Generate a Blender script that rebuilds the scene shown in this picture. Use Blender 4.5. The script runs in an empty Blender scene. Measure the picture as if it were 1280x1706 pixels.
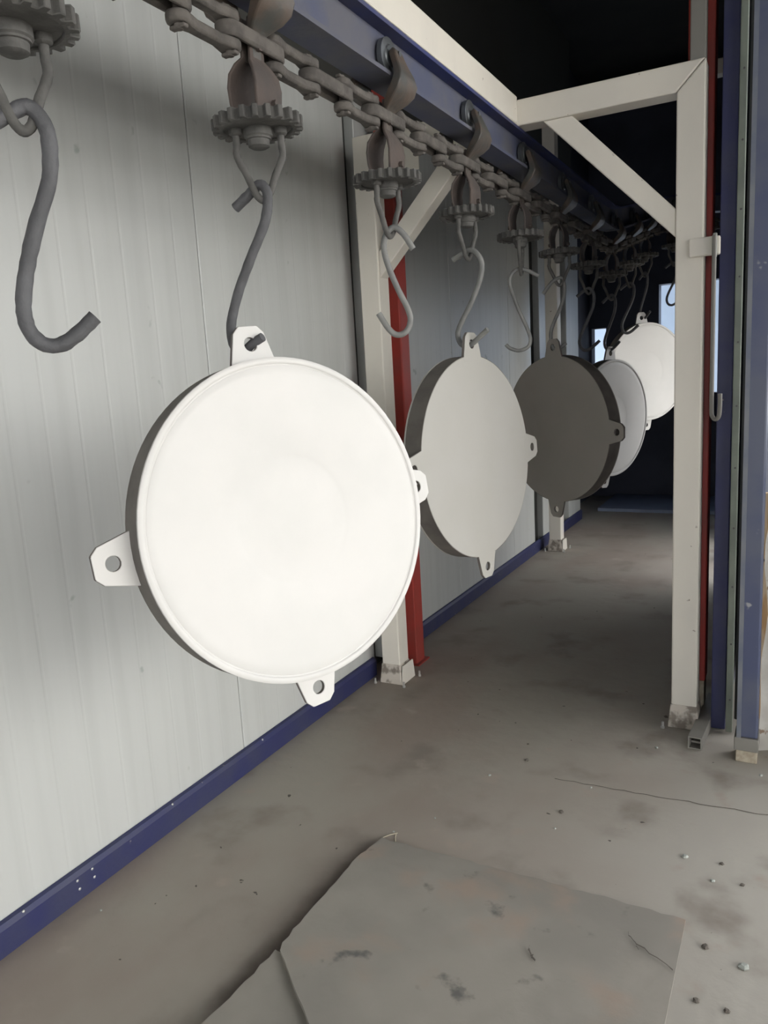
import bpy, math, random
from mathutils import Matrix, Vector, Euler
random.seed(7)
PI = math.pi
scene = bpy.context.scene
C = scene.collection

# ------------------------------------------------------------ camera
cam_data = bpy.data.cameras.new('camera')
cam = bpy.data.objects.new('camera', cam_data)
C.objects.link(cam)
rows = ((0.88197099, 0.03217844, -0.47020391), (0.46799155, -0.17786384, 0.8656491), (-0.05577704, -0.98352885, -0.17192998))
M = Matrix(((rows[0][0], -rows[0][1], -rows[0][2], 0.0),
            (rows[1][0], -rows[1][1], -rows[1][2], 0.0),
            (rows[2][0], -rows[2][1], -rows[2][2], 1.6),
            (0, 0, 0, 1)))
cam.matrix_world = M
cam_data.sensor_fit = 'VERTICAL'
cam_data.sensor_height = 34.6
cam_data.lens = 1280.0 / 1706.0 * 34.6
cam_data.clip_start = 0.02
scene.camera = cam

# ------------------------------------------------------------ sky and light
world = bpy.data.worlds.new('overcast_sky')
scene.world = world
world.use_nodes = True
bg = world.node_tree.nodes['Background']
bg.inputs['Color'].default_value = (0.97, .98, 1.0, 1)
bg.inputs['Strength'].default_value = 3.5

sun = bpy.data.lights.new('sun', 'SUN')
sun.energy = 36; sun.angle = math.radians(.6); sun.color = (1.0, .985, .975)
sun_o = bpy.data.objects.new('sun', sun); C.objects.link(sun_o)
sun_o.rotation_euler = (0, math.radians(-50), math.radians(8))     # shines over the shed roof onto the added white wall
def area(name, loc, rot, sx, sy, power, col):
    l = bpy.data.lights.new(name, 'AREA')
    l.shape = 'RECTANGLE'; l.size = sx; l.size_y = sy; l.energy = power; l.color = col
    o = bpy.data.objects.new(name, l); C.objects.link(o)
    o.location = loc; o.rotation_euler = rot
    return o
# cool daylight entering through the window in the far wall
area('far_window_daylight', (-.85, 9.76, 1.85), (-PI/2, 0, 0), 1.2, 1.2, 5, (0.66, 0.80, 1.0))

scene.cycles.adaptive_threshold = 0.02
scene.cycles.max_bounces = 7
scene.cycles.diffuse_bounces = 4
scene.cycles.caustics_reflective = False
scene.cycles.caustics_refractive = False
vs = scene.view_settings
vs.view_transform = 'Standard'
vs.look = 'None'
vs.exposure = 0.0
vs.gamma = 1.0
vs.use_curve_mapping = False

# ------------------------------------------------------------ helpers
def tag(o, label=None, cat=None, group=None, kind=None):
    if label: o['label'] = label
    if cat: o['category'] = cat
    if group: o['group'] = group
    if kind: o['kind'] = kind
    return o

def empty(name, loc=(0, 0, 0), rot=(0, 0, 0)):
    o = bpy.data.objects.new(name, None)
    o.empty_display_size = 0.05
    C.objects.link(o); o.location = loc; o.rotation_euler = rot
    return o

class MB:
    def __init__(s): s.v = []; s.f = []
    def add(s, verts, faces):
        b = len(s.v); s.v += [tuple(p) for p in verts]; s.f += [tuple(b + i for i in f) for f in faces]
        return s
    def box(s, x0, x1, y0, y1, z0, z1, tx=0, ty=0):
        # tx / ty: the top face shrinks by this much on each side
        v = [(x0, y0, z0), (x1, y0, z0), (x1, y1, z0), (x0, y1, z0),
             (x0+tx, y0+ty, z1), (x1-tx, y0+ty, z1), (x1-tx, y1-ty, z1), (x0+tx, y1-ty, z1)]
        return s.add(v, [(3, 2, 1, 0), (4, 5, 6, 7), (0, 1, 5, 4), (1, 2, 6, 5), (2, 3, 7, 6), (3, 0, 4, 7)])
    def prism(s, pts, axis, a0, a1):
        # pts: closed 2D outline; axis 'x': (y,z), 'y': (x,z), 'z': (x,y)
        def m(p, a):
            return (a, p[0], p[1]) if axis == 'x' else ((p[0], a, p[1]) if axis == 'y' else (p[0], p[1], a))
        n = len(pts)
        v = [m(p, a0) for p in pts] + [m(p, a1) for p in pts]
        f = [tuple(range(n))[::-1], tuple(range(n, 2*n))] + [(i, (i+1) % n, n+(i+1) % n, n+i) for i in range(n)]
        return s.add(v, f)
    def ringprism(s, outer, inner, z0, z1):
        n = len(outer)
        v = [(x, y, z0) for x, y in outer] + [(x, y, z0) for x, y in inner] + [(x, y, z1) for x, y in outer] + [(x, y, z1) for x, y in inner]
        f = []
        for i in range(n):
            j = (i+1) % n
            f += [(i, n+i, n+j, j), (2*n+i, 2*n+j, 3*n+j, 3*n+i), (i, j, 2*n+j, 2*n+i), (n+i, 3*n+i, 3*n+j, n+j)]
        return s.add(v, f)
    def lathe(s, prof, n=32, closed=False, axis='z'):
        v = []; f = []; m = len(prof)
        for k in range(n):
            a = 2*PI*k/n
            for r, z in prof:
                p = (r*math.cos(a), r*math.sin(a), z)
                if axis == 'x': p = (p[2], p[0], p[1])
                v.append(p)
        for k in range(n):
            k2 = (k+1) % n
            for i in range(m if closed else m-1):
                i2 = (i+1) % m
                f.append((k*m+i, k2*m+i, k2*m+i2, k*m+i2))
        if not closed:
            f.append(tuple(k*m for k in range(n))[::-1]); f.append(tuple(k*m+m-1 for k in range(n)))
        return s.add(v, f)
    def tube(s, pts, r, n=10, wob=0.0):
        pts = [Vector(p) for p in pts]; v = []; f = []
        t = (pts[1]-pts[0]).normalized()
        a = Vector((0, 0, 1)) if abs(t.z) < .9 else Vector((1, 0, 0))
        u = t.cross(a).normalized()
        for i, p in enumerate(pts):
            t = (pts[min(i+1, len(pts)-1)] - pts[max(i-1, 0)]).normalized()
            u = (u - t*u.dot(t)).normalized(); w = t.cross(u)
            rr = (r[i] if isinstance(r, (list, tuple)) else r) * (1 + wob*random.uniform(-1, 1))
            for k in range(n):
                q = 2*PI*k/n
                v.append(p + (u*math.cos(q) + w*math.sin(q))*rr*(1 + wob*.5*random.uniform(-1, 1)))
        for i in range(len(pts)-1):
            for k in range(n):
                f.append((i*n+k, i*n+(k+1) % n, (i+1)*n+(k+1) % n, (i+1)*n+k))
        f.append(tuple(range(n))[::-1]); e = (len(pts)-1)*n; f.append(tuple(range(e, e+n)))
        return s.add(v, f)
    def ribbon(s, pts, th, wid):
        # a bent strip: pts in the xz plane, th thickness, wid list of widths along y
        n = len(pts); v = []; f = []
        for i, (x, z) in enumerate(pts):
            x0, z0 = pts[max(i-1, 0)]; x1, z1 = pts[min(i+1, n-1)]
            L = math.hypot(x1-x0, z1-z0) or 1; nx, nz = -(z1-z0)/L*th[i]/2, (x1-x0)/L*th[i]/2
            w = wid[i]/2
            v += [(x+nx, -w, z+nz), (x+nx, w, z+nz), (x-nx, w, z-nz), (x-nx, -w, z-nz)]
        for i in range(n-1):
            for k in range(4):
                f.append((i*4+k, i*4+(k+1) % 4, (i+1)*4+(k+1) % 4, (i+1)*4+k))
        f += [(3, 2, 1, 0), tuple((n-1)*4+k for k in range(4))]
        return s.add(v, f)
    def mesh(s, name, mat, smooth=None):
        me = bpy.data.meshes.new(name); me.from_pydata(s.v, [], s.f)
        import bmesh
        bm = bmesh.new(); bm.from_mesh(me); bmesh.ops.recalc_face_normals(bm, faces=bm.faces)
        if smooth is not None:
            lim = math.radians(smooth)
            for fa in bm.faces: fa.smooth = True
            for e in bm.edges:
                if len(e.link_faces) == 2: e.smooth = e.calc_face_angle(0) < lim
        bm.to_mesh(me); bm.free()
        me.materials.append(mat)
        return me
    def build(s, name, mat, parent=None, smooth=None, bevel=0):
        o = bpy.data.objects.new(name, s.mesh(name, mat, smooth)); C.objects.link(o)
        if parent: o.parent = parent
        if bevel: bev(o, bevel)
        return o

def bev(o, w, seg=2):
    m = o.modifiers.new('bevel', 'BEVEL'); m.width = w; m.segments = seg; m.limit_method = 'ANGLE'; m.angle_limit = math.radians(40)
    return o

def inst(name, me, parent=None, loc=(0, 0, 0), rot=(0, 0, 0)):
    o = bpy.data.objects.new(name, me); C.objects.link(o); o.parent = parent; o.location = loc; o.rotation_euler = rot
    return o

def smooth_path(pts, k=5):
    P = [Vector(p) for p in pts]; out = []
    for i in range(len(P)-1):
        p0 = P[max(i-1, 0)]; p1 = P[i]; p2 = P[i+1]; p3 = P[min(i+2, len(P)-1)]
        for j in range(k):
            t = j/k
            out.append(0.5*((2*p1) + (p2-p0)*t + (2*p0-5*p1+4*p2-p3)*t*t + (3*p1-p0-3*p2+p3)*t**3))
    out.append(P[-1])
    return out

# ------------------------------------------------------------ materials
def mat(name, col, rough=0.6, metal=0.0, col2=None, scale=4.0, stretch=(1, 1, 1), lo=.35, hi=.65, speck=None, speck_scale=40, speck_lo=.66, bump=0.0, bump_scale=60, detail=5, spec=0.5):
    m = bpy.data.materials.new(name); m.use_nodes = True
    nt = m.node_tree; N = nt.nodes; L = nt.links; b = N['Principled BSDF']
    b.inputs['Roughness'].default_value = rough; b.inputs['Metallic'].default_value = metal
    b.inputs['Specular IOR Level'].default_value = spec
    geo = N.new('ShaderNodeNewGeometry')
    def noise(sc, st, det=detail):
        mp = N.new('ShaderNodeMapping'); mp.inputs['Scale'].default_value = st
        L.new(geo.outputs['Position'], mp.inputs['Vector'])
        n = N.new('ShaderNodeTexNoise'); n.inputs['Scale'].default_value = sc; n.inputs['Detail'].default_value = det
        L.new(mp.outputs['Vector'], n.inputs['Vector'])
        return n.outputs['Fac']
    def ramp(fac, a, c):
        r = N.new('ShaderNodeMapRange'); r.inputs['From Min'].default_value = a; r.inputs['From Max'].default_value = c
        r.interpolation_type = 'SMOOTHSTEP'
        L.new(fac, r.inputs['Value']); return r.outputs['Result']
    def mix(fac, a, c):
        x = N.new('ShaderNodeMix'); x.data_type = 'RGBA'
        L.new(fac, x.inputs['Factor'])
        for val, key in ((a, 6), (c, 7)):
            if isinstance(val, tuple): x.inputs[key].default_value = (*val, 1)
            else: L.new(val, x.inputs[key])
        return x.outputs[2]
    out = None
    if col2: out = mix(ramp(noise(scale, stretch), lo, hi), col, col2)
    if speck: out = mix(ramp(noise(speck_scale, (1, 1, 1), 3), speck_lo, speck_lo+.06), out if out else col, speck)
    if out: L.new(out, b.inputs['Base Color'])
    else: b.inputs['Base Color'].default_value = (*col, 1)
    if bump:
        bn = N.new('ShaderNodeBump'); bn.inputs['Strength'].default_value = bump; bn.inputs['Distance'].default_value = 0.01
        L.new(noise(bump_scale, (1, 1, 1), 4), bn.inputs['Height']); L.new(bn.outputs['Normal'], b.inputs['Normal'])
    return m, (noise, ramp, mix, N, L, b)

def M_(*a, **k): return mat(*a, **k)[0]

m_panel = M_('panel_paint', (.50, .51, .495), .38, col2=(.465, .475, .46), scale=3, stretch=(1, 5, .25), lo=.4, hi=.7, speck=(.33, .35, .33), speck_scale=9, speck_lo=.70)
m_backing = M_('panel_backing', (.05, .05, .045), .9)
m_blue = M_('blue_trim_paint', (.022, .026, .092), .55, col2=(.034, .038, .088), scale=6, speck=(.2, .19, .2), speck_scale=28, speck_lo=.71, bump=.1)
m_colblue = M_('scuffed_column_blue', (.058, .07, .135), .5, col2=(.085, .095, .14), scale=4, speck=(.3, .3, .31), speck_scale=13, speck_lo=.70)
m_beamblue = M_('beam_blue_dusty', (.075, .085, .14), .7, col2=(.11, .11, .13), scale=5, bump=.1)
m_flangeblue = M_('beam_flange_blue', (.03, .042, .15), .6, col2=(.05, .055, .12), scale=7)
m_cream = M_('cream_frame_paint', (.72, .68, .605), .5, col2=(.67, .635, .57), scale=4, stretch=(1, 1, .5), speck=(.22, .17, .13), speck_scale=26, speck_lo=.735, bump=.08, bump_scale=25)
m_cream2 = m_cream
m_foot = M_('worn_foot_paint', (.55, .50, .44), .7, col2=(.22, .19, .16), scale=22, lo=.42, hi=.6, bump=.3)
m_red = M_('red_oxide_paint', (.36, .035, .025), .5, col2=(.25, .04, .03), scale=4)
m_iron = M_('dusty_chain_iron', (.120, .107, .096), .85, col2=(.075, .067, .061), scale=22, bump=.35, bump_scale=70)
m_rust = M_('rusty_bracket_iron', (.090, .069, .060), .8, col2=(.070, .058, .053), scale=14, bump=.3, bump_scale=60)
m_arm = M_('greasy_arm_iron', (.055, .057, .053), .5, col2=(.095, .070, .055), scale=14, bump=.2, bump_scale=50)
m_wheel = M_('worn_wheel_steel', (.12, .13, .14), .4, metal=.4, col2=(.08, .085, .09), scale=12)
m_gear = M_('dusty_sprocket_iron', (.110, .106, .100), .85, col2=(.076, .074, .070), scale=25, bump=.3, bump_scale=70)
m_hook = M_('coated_hook_grey', (.105, .105, .112), .65, col2=(.075, .075, .08), scale=14, bump=.5, bump_scale=45)
m_hookl = M_('powder_hook_grey', (.225, .225, .215), .6, col2=(.16, .16, .157), scale=14, bump=.3, bump_scale=45)
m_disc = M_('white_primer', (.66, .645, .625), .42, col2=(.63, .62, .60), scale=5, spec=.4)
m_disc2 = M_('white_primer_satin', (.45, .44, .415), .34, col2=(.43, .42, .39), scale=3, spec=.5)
m_disc3 = M_('shaded_grey_primer', (.29, .27, .245), .6, col2=(.265, .25, .225), scale=3)  # shade on the third cover put into its primer colour
m_edge = M_('bare_brown_edge', (.16, .145, .13), .7, col2=(.12, .108, .098), scale=12)
m_dark = M_('unlit_black_sheet', (.018, .02, .021), .85, col2=(.026, .027, .027), scale=2)  # near-black colour stands for the unlit roof space
m_navy = M_('dark_navy_sheet', (.025, .03, .05), .7, col2=(.04, .045, .07), scale=2)
m_gasket = M_('green_grey_rubber', (.20, .225, .19), .7, col2=(.16, .18, .155), scale=8)
m_bolt = M_('zinc_bolt', (.55, .55, .53), .35, metal=.7)
m_darkbolt = M_('dark_bolt', (.08, .08, .08), .6)
m_tube = M_('grey_steel_tube', (.22, .21, .19), .55, col2=(.2, .19, .17), scale=9)
m_wood = M_('pale_wood_block', (.42, .37, .29), .8, col2=(.33, .28, .21), scale=6, stretch=(8, 1, 8))
m_plank = M_('weathered_plank', (.52, .33, .17), .8, col2=(.62, .50, .36), scale=6, stretch=(6, 6, 1), lo=.4, hi=.6, speck=(.06, .04, .03), speck_scale=14, speck_lo=.62)
m_sheet = M_('crumpled_white_sheet', (.46, .45, .42), .6, col2=(.36, .34, .31), scale=7, speck=(.2, .14, .1), speck_scale=18, speck_lo=.68)
m_far = M_('far_wall_daylight_blue', (.36, .46, .62), .6, col2=(.32, .42, .57), scale=2)  # cool daylight put into the far hall wall's colour
m_cstrip = M_('worn_blue_grey_edge', (.17, .18, .20), .6, col2=(.12, .135, .18), scale=7)
m_plat = M_('window_lit_floor_tint', (.20, .24, .34), .5, col2=(.16, .19, .27), scale=3)  # bluish window light put into the floor strip's colour
m_straw = M_('dry_straw', (.55, .5, .38), .7)
m_crack = M_('crack_dirt', (.12, .105, .09), .9)
m_wedge = M_('pale_panel_edge', (.36, .38, .35), .6)

# concrete: brown dust, grey bare patches, dark stains
m_floor, (nz, rp, mx, N, L, b) = mat('dusty_concrete', (.25, .215, .18), .8, col2=(.285, .265, .225), scale=.9, lo=.38, hi=.62, spec=.25)
base = mx(rp(nz(.9, (1.3, .8, 1)), .38, .62), (.295, .248, .215), (.33, .305, .265))
sxf = N.new('ShaderNodeSeparateXYZ'); gf = N.new('ShaderNodeNewGeometry'); L.new(gf.outputs['Position'], sxf.inputs[0])
af = N.new('ShaderNodeMath'); af.operation = 'MULTIPLY_ADD'; L.new(nz(1.6, (1, 1, 1), 4), af.inputs[0]); af.inputs[1].default_value = 1.2; L.new(sxf.outputs[0], af.inputs[2])
base = mx(rp(af.outputs[0], -.75, .65), base, (.40, .378, .338))  # paler, greyer concrete to the right, partly standing for stronger light there
o1 = mx(rp(nz(3.1, (1, 1, 1)), .52, .75), base, (.235, .205, .178))
o2 = mx(rp(nz(6.5, (1, 1, 1), 8), .60, .78), o1, (.36, .305, .26))
o3 = mx(rp(nz(26, (1, 1, 1), 2), .735, .77), o2, (.10, .09, .08))
# raised slab's soft left-edge shadow painted into the floor, with dirt colour
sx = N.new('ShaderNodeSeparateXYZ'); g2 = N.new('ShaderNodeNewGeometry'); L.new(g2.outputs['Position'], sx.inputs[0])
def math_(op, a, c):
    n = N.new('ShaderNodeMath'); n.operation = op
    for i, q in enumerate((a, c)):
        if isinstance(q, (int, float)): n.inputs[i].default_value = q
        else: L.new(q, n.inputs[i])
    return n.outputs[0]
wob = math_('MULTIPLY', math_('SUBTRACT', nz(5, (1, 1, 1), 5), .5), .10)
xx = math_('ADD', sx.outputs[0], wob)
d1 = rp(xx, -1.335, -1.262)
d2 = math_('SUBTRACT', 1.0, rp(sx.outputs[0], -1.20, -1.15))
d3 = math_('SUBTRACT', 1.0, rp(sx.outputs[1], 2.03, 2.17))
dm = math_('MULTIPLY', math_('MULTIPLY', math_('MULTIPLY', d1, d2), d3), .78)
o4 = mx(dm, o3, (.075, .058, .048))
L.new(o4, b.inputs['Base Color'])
bn = N.new('ShaderNodeBump'); bn.inputs['Strength'].default_value = .35; bn.inputs['Distance'].default_value = .01
L.new(nz(14, (1, 1, 1), 8), bn.inputs['Height']); L.new(bn.outputs['Normal'], b.inputs['Normal'])
m_slab, (nz, rp, mx, N, L, b) = mat('grey_slab_concrete', (.20, .19, .175), .8, spec=.25)
base = mx(rp(nz(2.2, (1, 1, 1)), .36, .62), (.255, .238, .213), (.305, .283, .25))
o1 = mx(rp(nz(3.2, (1, 1, 1), 7), .52, .68), base, (.33, .265, .22))
o2 = mx(rp(nz(9, (1, 1, 1), 6), .64, .75), o1, (.13, .125, .118))
L.new(o2, b.inputs['Base Color'])
bn = N.new('ShaderNodeBump'); bn.inputs['Strength'].default_value = .4; bn.inputs['Distance'].default_value = .008
L.new(nz(18, (1, 1, 1), 8), bn.inputs['Height']); L.new(bn.outputs['Normal'], b.inputs['Normal'])

RZ = 4.7          # underside of the roof
# ------------------------------------------------------------ the setting
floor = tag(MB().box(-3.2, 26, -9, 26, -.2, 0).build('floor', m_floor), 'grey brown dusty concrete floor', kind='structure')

def grid_slab(name, outline_fn, nx, ny, top_fn):
    mb = MB(); v = []; f = []
    for j in range(ny+1):
        for i in range(nx+1):
            x, y = outline_fn(i/nx, j/ny); v.append((x, y, top_fn(i/nx, j/ny)))
    for j in range(ny):
        for i in range(nx):
            a = j*(nx+1)+i; f.append((a, a+1, a+nx+2, a+nx+1))
    ring = [i for i in range(nx+1)] + [j*(nx+1)+nx for j in range(1, ny+1)] + [ny*(nx+1)+i for i in range(nx-1, -1, -1)] + [j*(nx+1) for j in range(ny-1, 0, -1)]
    b0 = len(v); v += [(v[i][0], v[i][1], -.01) for i in ring]
    for k in range(len(ring)):
        k2 = (k+1) % len(ring); f.append((ring[k], b0+k, b0+k2, ring[k2]))
    f.append(tuple(range(b0, b0+len(ring))))
    mb.add(v, f); return mb.build(name, m_slab, floor, smooth=30)
rj = [random.uniform(-1, 1) for _ in range(400)]
def slab_a(u, w):       # the main raised slab, broken at its near left corner
    y = 1.0 + w*1.135; xl = -1.243 if y > 1.52 else -1.243 + min(.6, (1.52-y)*1.22)
    x = xl + u*(-.238 - xl)
    if u == 0: x += .003*rj[int(w*40)] 
    if w == 1: y += .006*rj[50+int(u*30)]
    return x, y
grid_slab('slab', slab_a, 30, 40, lambda u, w: .003 + .034*(1-u)**1.4*min(1, .10+(1-w)*6) + .0012*rj[int(u*37+w*211) % 400])
def slab_b(u, w):       # the lower broken-off piece
    y = .75 + w*.765; xr = -1.235 + max(0, (1.52-y)*1.22)
    x = -1.25 + .004*rj[int(w*23)]*(u == 0) - .05*(1-w)*(1-u) + u*(xr + .05 + 1.25)
    return x, y
grid_slab('slab', slab_b, 12, 24, lambda u, w: .022 + .006*(1-u) + .001*rj[int(u*31+w*97) % 400])
# hairline crack across the floor
mb = MB(); pts = []
for k in range(26):
    t = k/25; pts.append((-.80 + t*.95, 2.765 + .04*t + .006*rj[k], .0012 + .0014*abs(rj[60+k])))
v = []; f = []
for k, (x, y, w) in enumerate(pts): v += [(x, y-w, .0012), (x, y+w, .0012), (x, y, .0022)]
for k in range(25): f += [(k*3, k*3+3, k*3+5, k*3+2), (k*3+2, k*3+5, k*3+4, k*3+1)]
mb.add(v, f).build('crack', m_crack, floor)
def hair(pts, w, z, m=None, name='crack', parent=floor):
    v = []; f = []
    P = [Vector((a[0]+(c[0]-a[0])*t/5, a[1]+(c[1]-a[1])*t/5, 0)) for a, c in zip(pts[:-1], pts[1:]) for t in range(5)] + [Vector((*pts[-1], 0))]
    for k, p in enumerate(P):
        x, y = p.x + .005*rj[(k*3) % 90], p.y + .005*rj[(k*5+20) % 90]; ww = w*(.5 + .5*abs(rj[100+k]))
        v += [(x, y-ww, z), (x, y+ww, z), (x, y, z+.001)]
    for k in range(len(P)-1): f += [(k*3, k*3+3, k*3+5, k*3+2), (k*3+2, k*3+5, k*3+4, k*3+1)]
    return MB().add(v, f).build(name, m or m_crack, parent)
hair([(-.375, 2.005), (-.345, 1.968), (-.245, 1.915)], .0028, .0085)
hair([(-.345, 1.968), (-.335, 1.945)], .002, .0085)
hair([(-.61, 1.83), (-.595, 1.80), (-.582, 1.785)], .006, .016)
# low platform at the far end, tinted for the bluish window light
tag(MB().box(-1.93, -.32, 8.55, 9.55, 0, .035).build('floor_far', m_plat), 'floor strip at the far end coloured blue grey as window light', kind='structure')

# left wall: ribbed sandwich panels in front of a backing
wall = tag(MB().box(-2.30, -2.065, -9, 8.1, 0, RZ).build('wall_left', m_backing), 'pale grey ribbed sandwich panel wall', kind='structure')
def panel(y0, y1, z0=.05, z1=3.02):
    fx = -2.008; prof = [(-2.063, y0+.002), (fx-.004, y0+.002), (fx, y0+.006)]
    n = max(1, round((y1-y0)/.128)); st = (y1-y0)/n
    for k in range(1, n):
        y = y0+k*st; prof += [(fx, y-.007), (fx-.0005, y-.002), (fx-.0005, y+.002), (fx, y+.007)]
    prof += [(fx, y1-.006), (fx-.004, y1-.002), (-2.063, y1-.002)]
    MB().prism(prof, 'z', z0, z1).build('panel', m_panel, wall)
edges = [-8.0 + 1.15*k for k in range(10)] + [3.497]
for a, c in zip(edges[:-1], edges[1:]): panel(a, c)
edges = [3.60, 4.75, 5.90, 6.47]
for a, c in zip(edges[:-1], edges[1:]): panel(a, c)
panel(6.72, 7.40); panel(7.62, 8.09)

# blue base channel with rivets
bb = tag(MB().prism([(-2.006, 0), (-1.986, 0), (-1.984, .082), (-1.992, .097), (-2.006, .101)], 'y', -8, 3.47).build('baseboard_left', m_blue, smooth=20), 'blue steel base channel along the panel wall', kind='structure')
MB().prism([(-2.006, 0), (-1.990, 0), (-1.988, .082), (-1.996, .097), (-2.006, .101)], 'y', 3.60, 8.09).build('base_channel', m_blue, bb)
riv = MB().lathe([(.0, .004), (.003, .0036), (.005, .002), (.0055, 0)], 10, axis='x').mesh('rivet', m_bolt, 40)
for y, z in [(1.46, .070), (1.52, .074), (1.465, .038), (1.525, .042)]: inst('rivet', riv, bb, (-1.986, y, z))
for y in (.9, 1.27, 1.9, 2.45, 2.95): inst('rivet', riv, bb, (-1.991, y, .092))

# roofs, tunnel side wall, far wall
tag(MB().box(-2.3, 8.1, -6.2, 3.38, RZ, RZ+.1).build('ceiling', m_dark), 'roof sheet coloured black as unlit space over the loading bay', kind='structure')
tag(MB().box(-2.3, -.20, 3.38, 12.0, RZ, RZ+.1).build('ceiling', m_dark), 'roof sheet coloured black as unlit space over the tunnel', kind='structure')
tag(MB().box(-.290, -.236, 3.47, 5.85, 0, RZ).box(-.290, -.236, 5.85, 7.2, 2.1, RZ).build('wall_right', m_navy), 'dark side wall of the tunnel', kind='structure')
tag(MB().box(-.285, -.228, 7.2, 9.6, 0, RZ).build('wall_right', m_navy), 'dark side wall behind the second opening', kind='structure')
tag(MB().box(-2.3, -.2, -6.2, -6.1, 2.6, RZ).build('wall_back_unseen', m_dark), 'unseen dark wall behind the viewpoint, opened below for low light', kind='structure')  # unseen wall, shaped to let only low light in from behind
tag(MB().box(8.0, 8.1, -6.1, 3.38, 4.4, RZ).box(-.09, 8.0, 3.30, 3.38, 3.3, RZ).box(-.2, 8.0, -6.2, -6.1, 3.2, RZ).build('trim_added_1', m_dark), 'unseen dark fascia added to cut light into the loading bay', kind='structure')  # unseen fascia edges, added and set to limit incoming light
fw = MB()
fw.box(-3.0, -2.24, 9.6, 9.72, 0, RZ).box(-2.24, -2.02, 9.6, 9.72, 0, 1.58).box(-2.24, -2.02, 9.6, 9.72, 2.06, RZ)
fw.box(-2.02, -1.47, 9.6, 9.72, 0, RZ).box(-1.47, -.2, 9.6, 9.72, 0, 1.2).box(-1.47, -.2, 9.6, 9.72, 2.5, RZ)
tag(fw.build('wall_far', m_navy), 'dark navy wall at the end of the tunnel with two openings', kind='structure')
tag(MB().box(-3.0, -2.24, 8.1, 9.6, 0, RZ).build('wall_left_end', m_navy), 'dark navy return wall past the pale panels', kind='structure')
def window(name, x0, x1, z0, z1, label):
    w = MB(); t = .025
    w.box(x0, x0+t, 9.57, 9.74, z0, z1).box(x1-t, x1, 9.57, 9.74, z0, z1).box(x0+t, x1-t, 9.57, 9.74, z0, z0+t).box(x0+t, x1-t, 9.57, 9.74, z1-t, z1)
    return tag(w.build(name, m_navy), label, kind='structure')
window('window_1', -2.24, -2.02, 1.58, 2.06, 'small bright bluish opening low in the far wall')
window('window_2', -1.47, -.2, 1.2, 2.5, 'wide bright bluish opening behind the far hooks')
tag(MB().box(-6, 3, 12.6, 12.7, 0, 6).build('wall_beyond', m_far), 'hall wall beyond the far openings, coloured pale blue for cool daylight', kind='structure')

tag(MB().box(-6, 3, 9.72, 12.7, 4.0, 4.1).build('ceiling', m_dark), 'dark roof added beyond the far openings to dim the hall wall', kind='structure')  # added roof that keeps open sky off the far hall wall
m_bounce_cut = M_('bounce_cutting_dark', (.06, .06, .058), .9, col2=(.08, .078, .075), scale=3)  # for unseen ground and wall base, added dark against low bounced light
m_bounce = M_('white_bounce_wall', (.80, .80, .77), .8, col2=(.76, .76, .73), scale=1)  # for the unseen wall added to bounce sunlight into the bay
tag(MB().box(8.3, 26, -20, 26, .0, .012).build('ground_yard_added', m_bounce_cut), 'unseen dark ground added outside to cut bounced light', kind='structure')
tag(MB().box(15.9, 16.3, -14, 8, 0, 1.7).build('wall_opposite_added', m_bounce_cut), 'unseen dark base added below the white bounce wall', kind='structure')
tag(MB().box(16, 16.3, -14, 8, 1.7, 7.5).build('wall_opposite_added', m_bounce), 'unseen white wall added across the yard to bounce sunlight in', kind='structure')
# ------------------------------------------------------------ portal frames
T = .105
def portal(y0, ztop, label, right=True, gusset=True):
    t = empty('portal_frame', (0, 0, 0)); tag(t, label, 'steel frame', 'welded portal frames along the conveyor')
    xl0, xl1, xr0, xr1 = -1.908, -1.803, -.452, -.347
    zb = ztop - T
    braced = gusset
    # posts with mitred tops
    MB().prism([(xl0, 0), (xl1, 0), (xl1, zb), (xl0, ztop)], 'y', y0, y0+T).build('post', m_cream, t, bevel=.006)
    MB().prism([(xr0, 0), (xr1, 0), (xr1, ztop), (xr0, zb)], 'y', y0, y0+T).build('post', m_cream, t, bevel=.006)
    MB().prism([(xl0+.003, ztop), (xl1+.003, zb), (xr0-.003, zb), (xr1-.003, ztop)], 'y', y0, y0+T).build('cross_beam', m_cream, t, bevel=.006)
    # diagonal braces
    bw = .082
    if braced: MB().prism([(-.985, zb), (-.862, zb), (xr0, 2.197+zb-2.625), (xr0, 2.088+zb-2.625)], 'y', y0+.008, y0+.008+bw).build('brace', m_cream, t, bevel=.005)
    if braced: MB().prism([(-1.27, zb), (-1.39, zb), (xl1, 2.197+zb-2.625), (xl1, 2.075+zb-2.625)], 'y', y0+.012, y0+.012+bw).build('brace', m_cream, t, bevel=.005)
    for (a, c) in ((xl0, xl1), (xr0, xr1)):
        ft = MB().box(a-.012, c+.012, y0-.016, y0+T+.016, 0, .105, .009, .013).build('foot', m_foot, t, bevel=.004)
    # flared right side plate of the left foot
    MB().prism([(y0-.014, 0), (y0+T+.03, .0), (y0+T+.012, .10), (y0+.0, .10)], 'x', xl1+.0125, xl1+.0185).build('foot_plate', m_cream, t)
    for (a, c) in ((xl0, xl1), (xr0, xr1)):
        for (dx, dy) in ((-.03, -.035), (.035, -.035), (.045, T+.03)):
            x = a+dx if dx < 0 else c+dx
            bo = MB().lathe([(.009, 0), (.009, .009), (.0055, .009), (.0055, .03), (.0, .031)], 8)
            o = bo.build('anchor_bolt', m_bolt, t, smooth=35); o.location = (x, y0+dy, 0)
    if gusset:
        MB().box(-1.9, -1.56, y0-.007, y0-.001, ztop-.20, ztop-.005).build('gusset', m_cream, t, bevel=.002)
    return t
portal(3.40, 2.73, 'cream painted steel portal frame nearest the viewer with diagonal braces')
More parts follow.
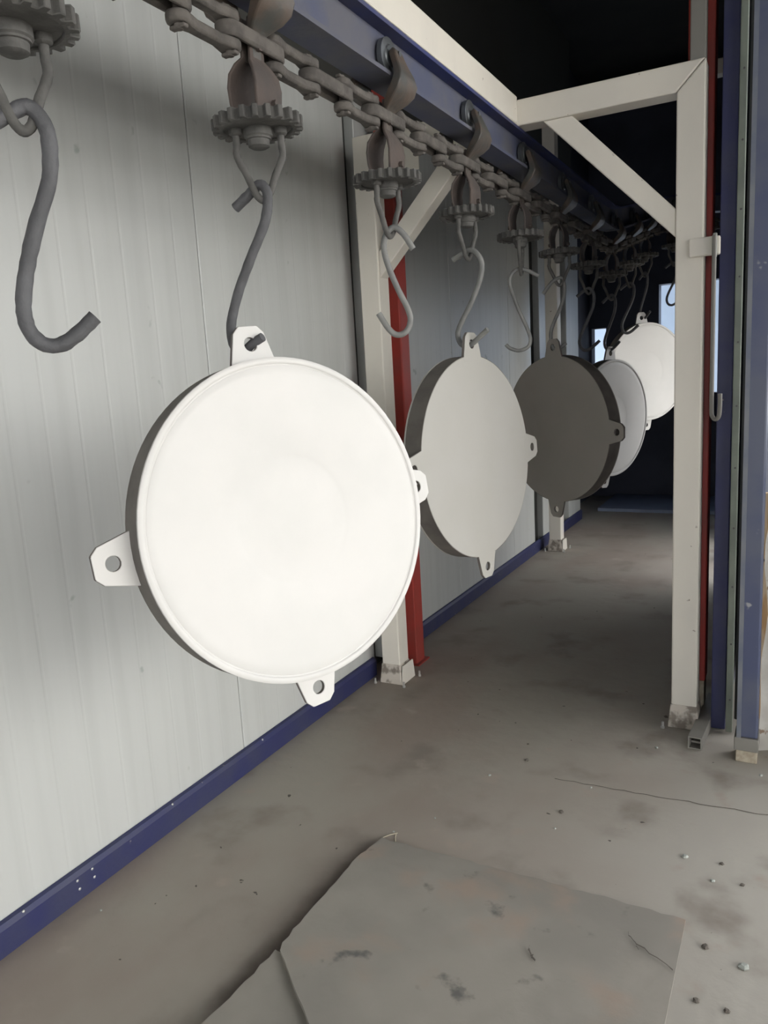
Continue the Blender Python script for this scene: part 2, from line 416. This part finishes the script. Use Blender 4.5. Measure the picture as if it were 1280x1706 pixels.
portal(6.56, 3.75, 'dim cream steel portal frame deeper inside the tunnel', gusset=False)

tag(MB().box(-.407, -.350, 3.415, 3.475, 2.731, RZ).build('upright_post', m_tube, bevel=.004), 'narrow grey upright standing on the right corner of the cream frame', 'post')
o = MB().box(-1.195, -1.09, -3.2, 3.398, 2.628, 2.742).build('ceiling_beam', m_cream, bevel=.007)
tag(o, 'long cream box beam above the blue track', 'beam')

# red posts behind each cream post
def red_post(x0, x1, y0, z0, label):
    t = empty('red_post', ((x0+x1)/2, y0+.05, 0)); tag(t, label, 'post', 'red oxide posts behind the cream frame')
    MB().box(-(x1-x0)/2, (x1-x0)/2, -.05, .05, z0, RZ-.02).build('column', m_red, t, bevel=.006)
    if z0: MB().box(-(x1-x0)/2+.004, (x1-x0)/2-.004, -.046, .046, .0, z0).build('base', m_wood, t, bevel=.003)
    else: MB().box(-(x1-x0)/2-.02, (x1-x0)/2+.02, -.07, .07, 0, .008).build('base', m_red, t)
red_post(-1.94, -1.84, 3.68, 0, 'red oxide post standing beside the left leg of the cream frame')
red_post(-.43, -.328, 3.545, .17, 'red strip of post showing behind the right leg of the cream frame')

# ------------------------------------------------------------ right door edge
t = empty('door_jamb', (-.2625, 3.45, 0)); tag(t, 'dark blue jamb at the end of the tunnel side wall', 'door jamb')
MB().box(-.0285, .0285, -.018, .018, .005, RZ-.01).build('channel', m_blue, t, bevel=.004)
t = empty('seal_strip', (-.2165, 3.412, 0)); tag(t, 'narrow green grey rubber seal strip with small bolts', 'seal strip')
MB().box(-.0135, .0135, -.012, .012, .01, 3.6).build('strip', m_gasket, t, bevel=.003)
bm_ = MB().lathe([(.004, 0), (.004, -.003), (.0, -.0035)], 8).mesh('bolt', m_darkbolt, 40)
for k in range(14): inst('bolt', bm_, t, (.002, -.0121, .16 + .25*k), (-PI/2, 0, 0))
tag(MB().box(-.198, -.15, 3.43, 4.7, .06, 3.7).build('gap_panel_added', m_dark, bevel=.004), 'dark panel added to darken the gap behind the blue column', 'added panel')  # added panel that keeps the gap beside the column dark
t = empty('blue_column', (-.135, 3.22, 0)); tag(t, 'scuffed blue steel column on a wooden block at the far right', 'column')
cx = .0385
MB().prism([(-cx, -.05), (cx, -.05), (cx, .05), (-cx, .05)], 'z', .105, RZ-.02).build('shaft', m_colblue, t, bevel=.007)
MB().box(-cx+.001, -cx+.017, -.055, -.0505, .105, RZ-.02).build('flange_strip', m_cstrip, t)
MB().box(-cx-.008, cx+.004, -.056, .056, .05, .105).build('base_cap', m_tube, t, bevel=.003)
MB().box(-cx-.002, cx, -.052, .05, 0, .0495).build('wood_block', m_wood, t, bevel=.004)
# bracket across to the jamb, rod hanging from it
t = empty('cross_bracket', (-.33, 3.385, 2.0)); tag(t, 'short cream bracket from the right leg to the dark blue jamb', 'bracket')
MB().box(-.068, .046, -.018, .0145, .0, .07).build('bar', m_cream, t, bevel=.006)
MB().box(.022, .036, -.035, -.0185, -.01, .078).build('clip', m_wedge, t, bevel=.002)
rod = [(0, 0, .70), (.0, 0, .5), (0, 0, .2), (0, 0, .04), (.004, -.004, .012), (.016, -.008, .0), (.028, -.010, .012), (.031, -.010, .05), (.031, -.010, .10)]
o = MB().tube(smooth_path(rod, 4), .0085, 10).build('hanging_rod', m_tube, smooth=50)
o.location = (-.300, 3.318, 1.365); tag(o, 'long thin rod with upturned end hanging beside the red strip', 'rod')
# square tube lying on the floor
t = empty('square_tube', (-.315, 3.46, .0), (0, 0, math.radians(-4))); tag(t, 'hollow square steel tube lying on the floor by the right leg', 'tube')
s2 = .027
MB().ringprism([(-s2, 0), (s2, 0), (s2, 2*s2), (-s2, 2*s2)], [(-s2+.005, .005), (s2-.005, .005), (s2-.005, 2*s2-.005), (-s2+.005, 2*s2-.005)], -.24, .25).build('wall', m_tube, t)
c_ = t.children[0]; c_.rotation_euler = (PI/2, 0, 0)
MB().box(-s2+.005, s2-.005, -.2, .2, .0055, .013).build('dirt', m_floor, t)
# crumpled sheet and plank at the right edge
v = []; f = []; nr, nc = 14, 5
for j in range(nr+1):
    zz = .0 + j*.095
    for i in range(nc+1):
        bend = .05*math.exp(-((zz-.10)/.12)**2)
        x = -.088 + i*.09 + bend*(i == 0)*-.35 + .012*rj[(j*7+i) % 400]*(i > 0) + .01*math.sin(j*1.3)*(i == 0)
        y = 3.30 + .09*math.sin(i*.9+.3) + zz*.05 + .012*rj[(j*13+i*3) % 400] - bend*1.2
        v.append((x, y, zz + (.0 if i else .0)))
nfr = len(v); v += [(x+.003, y+.006, z) for x, y, z in v]
for j in range(nr):
    for i in range(nc):
        a = j*(nc+1)+i; q = [a, a+1, a+nc+2, a+nc+1]; f.append(tuple(q)); f.append(tuple(nfr+k for k in q[::-1]))
ring = [i for i in range(nc+1)] + [j*(nc+1)+nc for j in range(1, nr+1)] + [nr*(nc+1)+i for i in range(nc-1, -1, -1)] + [j*(nc+1) for j in range(nr-1, 0, -1)]
for k in range(len(ring)):
    a, c = ring[k], ring[(k+1) % len(ring)]; f.append((a, nfr+a, nfr+c, c))
tag(MB().add(v, f).build('crumpled_sheet', m_sheet, smooth=35), 'crumpled pale sheet leaning at the right edge beside the blue column', 'sheet')
o = MB().box(-.06, .10, -.015, .015, 0, 1.02).build('plank', m_plank, bevel=.004); o.location = (-.072, 3.62, 0); o.rotation_euler = (-.05, 0, 0)
tag(o, 'weathered brown board standing behind the crumpled sheet', 'board')

# ------------------------------------------------------------ conveyor track
XC = -1.14; ZC = 2.375; S = .655; Y0 = .93; PITCH = S/4
def zr(s): return .2*max(0, min(2.0, s-5.5))
def path(s):
    r = .8; q = r*PI/2
    if s <= 7.0: p = (XC, s); h = (0, 1)
    elif s <= 7.0+q: a = (s-7.0)/r; p = (XC+r*(1-math.cos(a)), 7.0+r*math.sin(a)); h = (math.sin(a), math.cos(a))
    else: p = (XC+r+(s-7.0-q), 7.8); h = (1, 0)
    sl = math.atan(.2) if 5.5 < s < 7.5 else 0
    return Vector((p[0], p[1], ZC+zr(s))), math.atan2(-h[0], h[1]), sl
S_END = 8.2
tb = empty('track_beam', (XC, 3.0, 2.475)); tag(tb, 'blue steel overhead track beam running into the tunnel', 'beam')
ss = [-3.0, 5.4, 5.6, 6.2, 7.0] + [7.0+.157*k for k in range(1, 8)] + [S_END+.04]
def sweep(name, x0, x1, z0, z1, m):
    v = []; f = []
    for s in ss:
        p, rz, sl = path(s); rx = Vector((math.cos(rz), math.sin(rz), 0))
        for (x, z) in ((x0, z0), (x1, z0), (x1, z1), (x0, z1)): v.append(p + rx*x + Vector((0, 0, z)) - Vector((XC, 3.0, 2.475)))
    for i in range(len(ss)-1):
        for k in range(4): f.append((i*4+k, i*4+(k+1) % 4, i*4+4+(k+1) % 4, i*4+4+k))
    f += [(0, 1, 2, 3), tuple(len(v)-4+k for k in range(4))]
    return MB().add(v, f).build(name, m, tb)
sweep('bottom_flange', -.05, .05, .101, .113, m_beamblue)
sweep('web', -.006, .006, .113, .238, m_beamblue)
sweep('top_flange', -.05, .05, .238, .250, m_flangeblue)

# ------------------------------------------------------------ chain
ch = empty('conveyor_chain', (XC, Y0, ZC)); tag(ch, 'dusty forged conveyor chain hanging under the blue track beam', 'chain')
def stadium(hl, hw, n=8, waist=None):
    p = []
    for k in range(n+1): a = -PI/2 + PI*k/n; p.append((hw*math.cos(a)*1.0, hl-hw+hw*math.sin(a)))
    # build with long axis on y
    out = []
    for k in range(n+1): a = PI*k/n; out.append((hw*math.cos(a), hl-hw+hw*math.sin(a)))
    if waist: out += [(-waist, (hl-hw)*.45), (-waist, -(hl-hw)*.45)]
    for k in range(n+1): a = PI+PI*k/n; out.append((hw*math.cos(a), -(hl-hw)+hw*math.sin(a)))
    if waist: out += [(waist, -(hl-hw)*.45), (waist, (hl-hw)*.45)]
    return out
hp = PITCH/2
def bevmesh(mb, name, m, w, seg=2, smooth=50):
    o = mb.build(name, m, None, smooth); bev(o, w, seg)
    dg = bpy.context.evaluated_depsgraph_get(); me = bpy.data.meshes.new_from_object(o.evaluated_get(dg))
    bpy.data.objects.remove(o); me.name = name
    return me
me_center = bevmesh(MB().ringprism(stadium(hp+.030, .029), stadium(hp+.013, .0125), -.017, .017), 'center_link', m_iron, .006)
sl = MB().prism(stadium(hp+.026, .026, 8, .015), 'z', -.0115, .0115)
me_side = bevmesh(sl, 'side_link', m_iron, .006)
me_pin = bevmesh(MB().lathe([(.0, -.052), (.010, -.052), (.010, .052), (.0, .052)], 10).box(-.008, .008, -.020, .020, 0.043, .051).box(-.020, .020, -.008, .008, -.051, -.043), 'link_pin', m_iron, .002, 1)
k = -6
while True:
    s = Y0 + k*PITCH
    if s > S_END: break
    p, rz, slp = path(s); loc = p - Vector((XC, Y0, ZC)); rot = (slp, 0, rz)
    if k % 2 == 0: inst('center_link', me_center, ch, loc, rot)
    else:
        inst('side_link', me_side, ch, loc + Vector((0, 0, .030)), rot)
        inst('side_link', me_side, ch, loc - Vector((0, 0, .030)), (slp+PI, 0, rz))
    p, rz, slp = path(s + hp); inst('link_pin', me_pin, ch, p - Vector((XC, Y0, ZC)), (slp, 0, rz))
    k += 1

# ------------------------------------------------------------ trolleys and swivel hangers
me_wheel = MB().lathe([(.010, .012), (.030, .012), (.034, .008), (.048, .008), (.054, .006), (.0535, -.010), (.049, -.012), (.010, -.010)], 24, axis='x').mesh('wheel', m_wheel, 35)
armp = [(.043, .182), (.050, .172), (.056, .155), (.066, .130), (.075, .105), (.077, .086), (.068, .066), (.050, .050), (.030, .034), (.015, .016), (.0105, -.005), (.0105, -.04)]
arm = MB().ribbon(armp, [.016, .022, .022, .022, .026, .030, .030, .028, .022, .014, .010, .010], [.036, .054, .062, .074, .096, .116, .118, .104, .078, .050, .036, .034])
me_arm = bevmesh(arm, 'arm', m_arm, .004)
me_axle = MB().tube([(.030, 0, 0), (.066, 0, 0)], .008, 10).mesh('axle', m_wheel, 40)
me_abolt = MB().lathe([(.0, .012), (.009, .012), (.009, .0), (.0, .0)], 6, axis='x').mesh('bolt', m_rust)
plp = [(.0105, .05), (.0105, -.034), (.020, -.050), (.033, -.072), (.038, -.100), (.036, -.135), (.031, -.165)]
me_plate = bevmesh(MB().ribbon(plp, [.008]*7, [.044, .056, .084, .100, .102, .098, .084]), 'bracket_plate', m_rust, .0025)
# sprocket: toothed rim, recessed underside
nt_ = 22; outer = []; 
for kk in range(nt_):
    a = 2*PI*kk/nt_
    for da, r in ((-.085, .092), (-.055, .107), (.055, .107), (.085, .092)): outer.append((r*math.cos(a+da), r*math.sin(a+da)))
inner = [(x*.080/math.hypot(x, y), y*.080/math.hypot(x, y)) for x, y in outer]
spr = MB().ringprism(outer, inner, -.013, .013)
spr.lathe([(.02, -.008), (.0815, -.008), (.0815, .009), (.02, .009)], 44, closed=True)
me_sprk = bevmesh(spr, 'sprocket', m_gear, .002, 1, 40)
me_hub = MB().lathe([(.0, .0), (.033, .0), (.034, -.018), (.030, -.021), (.030, -.025), (.026, -.026), (.025, -.040), (.018, -.044), (.0, -.044)], 22).mesh('hub', m_gear, 35)
me_stud = MB().lathe([(.011, .03), (.011, -.04)], 12).mesh('stud', m_rust, 40)
def shackle_pts(hw):
    return smooth_path([(-hw, 0, .004), (-hw, 0, -.03), (-hw-.001, 0, -.058), (-hw*.66, 0, -.098), (-.016, 0, -.142), (0, 0, -.155), (.016, 0, -.142), (hw*.66, 0, -.098), (hw+.001, 0, -.058), (hw, 0, -.03), (hw, 0, .004)], 4)
me_shack = MB().tube(shackle_pts(.052), .0088, 10, .05).mesh('shackle', m_gear, 50)
me_collar = MB().lathe([(.0, .0), (.015, .0), (.0155, -.014), (.010, -.018), (.0, -.018)], 12).mesh('collar', m_gear, 40)

where = {0: 'cut off by the top left corner', 1: 'above the nearest white cover', 2: 'in front of the left frame leg above an empty hook',
         3: 'above the second white cover', 4: 'above the empty hook past the frame', 5: 'above the dark grey cover', 6: 'dim, just past the dark grey cover',
         7: 'dim, above the fourth cover deep in the tunnel', 8: 'dim, above the small dark hook before the far white cover', 9: 'above the far bright white cover',
         10: 'first on the far bend of the track', 11: 'second on the far bend of the track', 12: 'third on the far bend of the track', 13: 'last on the far bend of the track'}
shackle_ang = {0: 75, 1: 36, 2: 78, 3: 74, 4: 100, 5: 10, 6: 30, 7: 20, 8: 50, 9: 30}
for i in range(12):
    s = Y0 + S*i; p, rz, slp = path(s)
    if i != 0:
        t = empty('track_trolley', p, (0, 0, rz)); tag(t, 'greasy iron track trolley ' + where[i], 'trolley', 'trolleys rolling on the blue track beam')
        for sg in (1, -1):
            inst('wheel', me_wheel, t, (sg*.024, 0, .1682), (0, 0, 0 if sg > 0 else PI))
            inst('arm', me_arm, t, (0, 0, 0), (0, 0, 0 if sg > 0 else PI))
            inst('axle', me_axle, t, (0, 0, .1682), (0, 0, 0 if sg > 0 else PI))
            inst('bolt', me_abolt, t, (sg*.016, 0, .040), (0, 0, 0 if sg > 0 else PI))
    t = empty('swivel_hanger', p + Vector((0, 0, -.175)), (0, 0, rz)); tag(t, 'dusty toothed swivel hanger ' + where[i], 'hanger', 'toothed swivel hangers under the chain')
    for sg in (1, -1):
        pl = inst('bracket_plate', me_plate, t, (0, 0, .175), (0, 0, 0 if sg > 0 else PI))
        inst('bolt', me_abolt, pl, (.040, .012, -.135))
        inst('bolt', me_abolt, pl, (.0135, 0, -.012))
    a = math.radians(shackle_ang.get(i, 40)) - rz
    inst('sprocket', me_sprk, t, (0, 0, 0), (.02*rj[i], .03*rj[i+9], a + .1*i))
    inst('hub', me_hub, t, (0, 0, -.008)); inst('stud', me_stud, t)
    sh = inst('shackle', me_shack, t, (0, 0, -.012), (0, 0, a))
    for sg in (1, -1): inst('collar', me_collar, sh, (sg*.052, 0, .006))

# ------------------------------------------------------------ S-hooks (profiles in their own vertical plane: u, z)
H2 = [(.071, 1.991), (.042, 2.038), (.013, 2.059), (-.013, 2.037), (-.021, 1.996), (-.009, 1.941), (.019, 1.867), (.045, 1.81), (.051, 1.772), (.036, 1.741), (.007, 1.732), (-.019, 1.752), (-.049, 1.802)]
HG = [(-.072, 2.02), (-.036, 2.046), (-.002, 2.064), (.022, 2.046), (.030, 2.01), (.022, 1.95), (-.012, 1.87), (-.045, 1.80), (-.058, 1.752), (-.048, 1.712), (-.02, 1.696), (.012, 1.708), (.062, 1.75)]
HK = {0: (50, .0130, [(-.041, 2.045), (-.016, 2.06), (.010, 2.071), (.029, 2.054), (.037, 2.02), (.030, 1.958), (.003, 1.89), (-.020, 1.822), (-.034, 1.763), (-.033, 1.719), (-.014, 1.691), (.014, 1.687), (.044, 1.704), (.077, 1.733)], m_hook, 'thick dark grey S-hook hanging empty at the upper left'),
      1: (5, .0120, [(-.080, 2.025), (-.041, 2.049), (-.0085, 2.0685), (.0105, 2.0525), (.0105, 2.0225), (-.004, 1.9765), (-.0485, 1.905), (-.094, 1.824), (-.121, 1.754), (-.121, 1.7065), (-.0985, 1.6815), (-.066, 1.7), (-.033, 1.716)], m_hook, 'dark grey S-hook holding up the nearest white cover'),
      2: (27, .0095, H2, m_hookl, 'grey S-hook hanging empty in front of the left leg of the frame'),
      3: (-10, .0105, [(-.069, 2.039), (-.033, 2.052), (.006, 2.066), (.040, 2.048), (.060, 2.006), (.050, 1.952), (.006, 1.867), (-.045, 1.791), (-.060, 1.751), (-.048, 1.717), (-.018, 1.703), (.013, 1.717), (.077, 1.761)], m_hookl, 'grey S-hook holding up the second white cover'),
      4: (18, .0085, [(.079, 2.019), (.031, 2.046), (-.012, 2.057), (-.046, 2.033), (-.052, 1.988), (-.022, 1.892), (.019, 1.794), (.035, 1.739), (.023, 1.704), (-.019, 1.690), (-.060, 1.703), (-.079, 1.721)], m_hookl, 'thin grey S-hook hanging empty against the wall before the dark cover'),
      5: (15, .0095, [(-.088, 1.994), (-.040, 2.052), (.007, 2.073), (.023, 2.041), (.025, 2.001), (.012, 1.94), (-.041, 1.824), (-.051, 1.765), (-.040, 1.71), (-.014, 1.70), (.03, 1.73)], m_hookl, 'dim grey S-hook holding up the dark grey cover'),
      6: (15, .0095, HG, m_hook, 'dark S-hook hanging empty just past the dark grey cover'),
      7: (-22, .0095, HG, m_hook, 'dark S-hook holding up the fourth cover'),
      8: (12, .0105, [(-u, z) if False else (u, z) for u, z in HG], m_hook, 'dark S-hook hanging empty before the far bright cover'),
      9: (-40, .0100, HG, m_hook, 'dark S-hook holding up the far bright white cover'),
      10: (10, .0100, HG, m_hook, 'dark S-hook on the far bend, nearest the bright cover'),
      11: (30, .0100, HG, m_hook, 'dark S-hook on the far bend, second from the bright cover')}
for i, (ang, r, prof, m, lab) in HK.items():
    p, rz, slp = path(Y0 + S*i)
    pts = smooth_path([(u, 0, z-2.06) for u, z in prof], 5)
    o = MB().tube(pts, r, 12, .05 if i < 2 else .03).build('s_hook', m, smooth=60)
    o.location = (p.x, p.y, 2.06 + (p.z - ZC)); o.rotation_euler = (0, 0, math.radians(ang))
    tag(o, lab, 'hook', 'S-hooks hanging from the conveyor')

# ------------------------------------------------------------ round covers
front = [(.0, .017), (.10, .0172), (.150, .0165), (.162, .0180), (.174, .0200), (.28, .0250), (.360, .0292), (.379, .0300), (.382, .0285), (.385, .0300), (.389, .0330), (.396, .0335), (.400, .0310)]
def cover(name, me_b, c, yaw, tilt, roll, flip, m, label, hole=True):
    yaw, tilt, roll = map(math.radians, (yaw, tilt, roll))
    n = Vector((math.cos(tilt)*math.cos(yaw), math.cos(tilt)*math.sin(yaw), math.sin(tilt)))
    r = Vector((-math.sin(yaw), math.cos(yaw), 0)); u = n.cross(r)
    r2 = r*math.cos(roll) + u*math.sin(roll); u2 = -r*math.sin(roll) + u*math.cos(roll)
    cc = Vector(c) - n*(.0335 if not flip else .048)
    ax = (r2, u2, n) if not flip else (-r2, u2, -n)
    t = empty(name)
    t.matrix_world = Matrix(((ax[0].x, ax[1].x, ax[2].x, cc.x), (ax[0].y, ax[1].y, ax[2].y, cc.y), (ax[0].z, ax[1].z, ax[2].z, cc.z), (0, 0, 0, 1)))
    tag(t, label, 'cover', 'round covers hanging on the conveyor')
    inst('dish', me_b[0], t)
    inst('rim_bead', me_b[2], t); inst('rim_band', me_b[3], t)
    for k in range(4): inst('lug', me_b[1], t, (0, 0, 0), (0, 0, PI/2*k))
    return t
def cover_meshes(m, inset=0):
    body = MB().lathe([(.0005, .017)] + front[1:10] + [(.3995, .0290), (.3985, -.0465), (.397, -.048), (.0005, -.048)], 96).mesh('dish', m, 32)
    band = MB().lathe([(.397, .0255), (.4005, .0255), (.4005, -.0466), (.397, -.0466)], 96, closed=True).mesh('rim_band', m_edge, 40)
    bead = MB().lathe([(.3845, .0285), (.386, .0318), (.390, .0337), (.397, .0338), (.4012, .0318), (.4015, .026), (.3995, .0255), (.386, .0260)], 96, closed=True).mesh('rim_bead', m, 50)
    # lug plate: local +x is outward
    out = [(.375, -.066), (.400, -.062), (.472, -.043), (.489, -.026), (.489, .026), (.472, .043), (.400, .062), (.375, .066)]
    dens = []
    for k in range(len(out)):
        a, c = out[k], out[(k+1) % len(out)]
        for j in range(4): dens.append((a[0]+(c[0]-a[0])*j/4, a[1]+(c[1]-a[1])*j/4))
    inn = []
    for x, y in dens:
        d = math.hypot(x-.444, y) or 1; inn.append((0.444+(x-.444)/d*.0175, y/d*.0175))
    lug = bevmesh(MB().ringprism(dens, inn, -.0482+inset, -.0345+inset), 'lug', m, .0015, 1, 30)
    lug.materials.append(m_edge)
    for fa in lug.polygons:
        if abs(fa.normal.z) < .6: fa.material_index = 1
    return body, lug, bead, band
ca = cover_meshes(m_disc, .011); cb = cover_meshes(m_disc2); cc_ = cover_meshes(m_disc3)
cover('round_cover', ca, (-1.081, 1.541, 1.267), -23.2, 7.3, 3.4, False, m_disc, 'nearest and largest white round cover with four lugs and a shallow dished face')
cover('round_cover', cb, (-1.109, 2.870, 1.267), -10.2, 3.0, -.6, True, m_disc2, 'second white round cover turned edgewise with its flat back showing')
cover('round_cover', cc_, (-1.175, 4.178, 1.266), -121.1, -.4, 0, True, m_disc3, 'round cover coloured dark grey for the tunnel shade, facing the wall')
cover('round_cover', ca, (-1.111, 5.463, 1.234), -22.9, -1.0, -3.4, False, m_disc2, 'grey white dished cover half hidden behind the cover coloured dark for shade')
cover('round_cover', ca, (-1.100, 6.770, 1.526), -40.0, .8, 2.6, False, m_disc, 'far bright white cover beside the right leg of the cream frame')

# ------------------------------------------------------------ crumbs on the floor
def crumb(x, y, r, m, k=0):
    v = []; n = 6
    mb = MB(); prof = [(r*.95, 0), (r, r*.3), (r*.6, r*.7)]
    mb.lathe(prof, n)
    mb.v = [(a*(1+.3*random.uniform(-1, 1)), b_*(1+.3*random.uniform(-1, 1)), max(0, z)*(1+.2*random.random())) for a, b_, z in mb.v]
    o = mb.build('crumb', m); o.location = (x, y, 0); o.rotation_euler = (0, 0, random.random()*6)
    tag(o, 'pale grey crumb of debris lying on the concrete floor' if k == 0 else 'dark crumb of debris lying on the concrete floor', 'crumb', 'pale crumbs scattered on the floor' if k == 0 else 'dark crumbs scattered on the floor')
for x, y, r, k in [(-0.077, 2.006, 0.0221, 0), (-0.176, 2.043, 0.0163, 1), (-0.178, 1.837, 0.0153, 1), (-0.106, 1.835, 0.0133, 1), (-0.167, 2.446, 0.0114, 1), (-0.102, 2.361, 0.0111, 1), (-0.277, 2.44, 0.016, 0), (-0.185, 2.347, 0.0111, 0), (-0.946, 2.862, 0.0133, 1), (-1.046, 2.69, 0.0103, 0), (-0.984, 3.0, 0.0083, 1), (-0.476, 3.167, 0.0112, 0), (-0.715, 2.542, 0.0145, 1), (-1.883, 1.453, 0.0067, 0), (-1.225, 2.192, 0.007, 0), (-1.124, 2.328, 0.0071, 0), (-0.708, 2.434, 0.007, 0), (-0.655, 2.751, 0.0076, 0), (-0.079, 3.084, 0.0109, 0), (-1.236, 1.465, 0.0078, 0), (-0.484, 3.48, 0.0151, 1)]:
    crumb(x, y, r*.62, m_wedge if k == 0 else m_crack, k)

for x, y, a, l, lab in ((-1.226, 2.165, .9, .030, 'short pale straw lying beyond the slab corner, the longer one'), (-1.200, 2.16, 2.0, .022, 'short pale straw lying beyond the slab corner, the shorter one')):
    o = MB().tube([(-l, 0, .002), (0, .002, .003), (l, 0, .002)], .0014, 6).build('straw', m_straw, smooth=50)
    o.location = (x, y, 0); o.rotation_euler = (0, 0, a); tag(o, lab, 'straw')
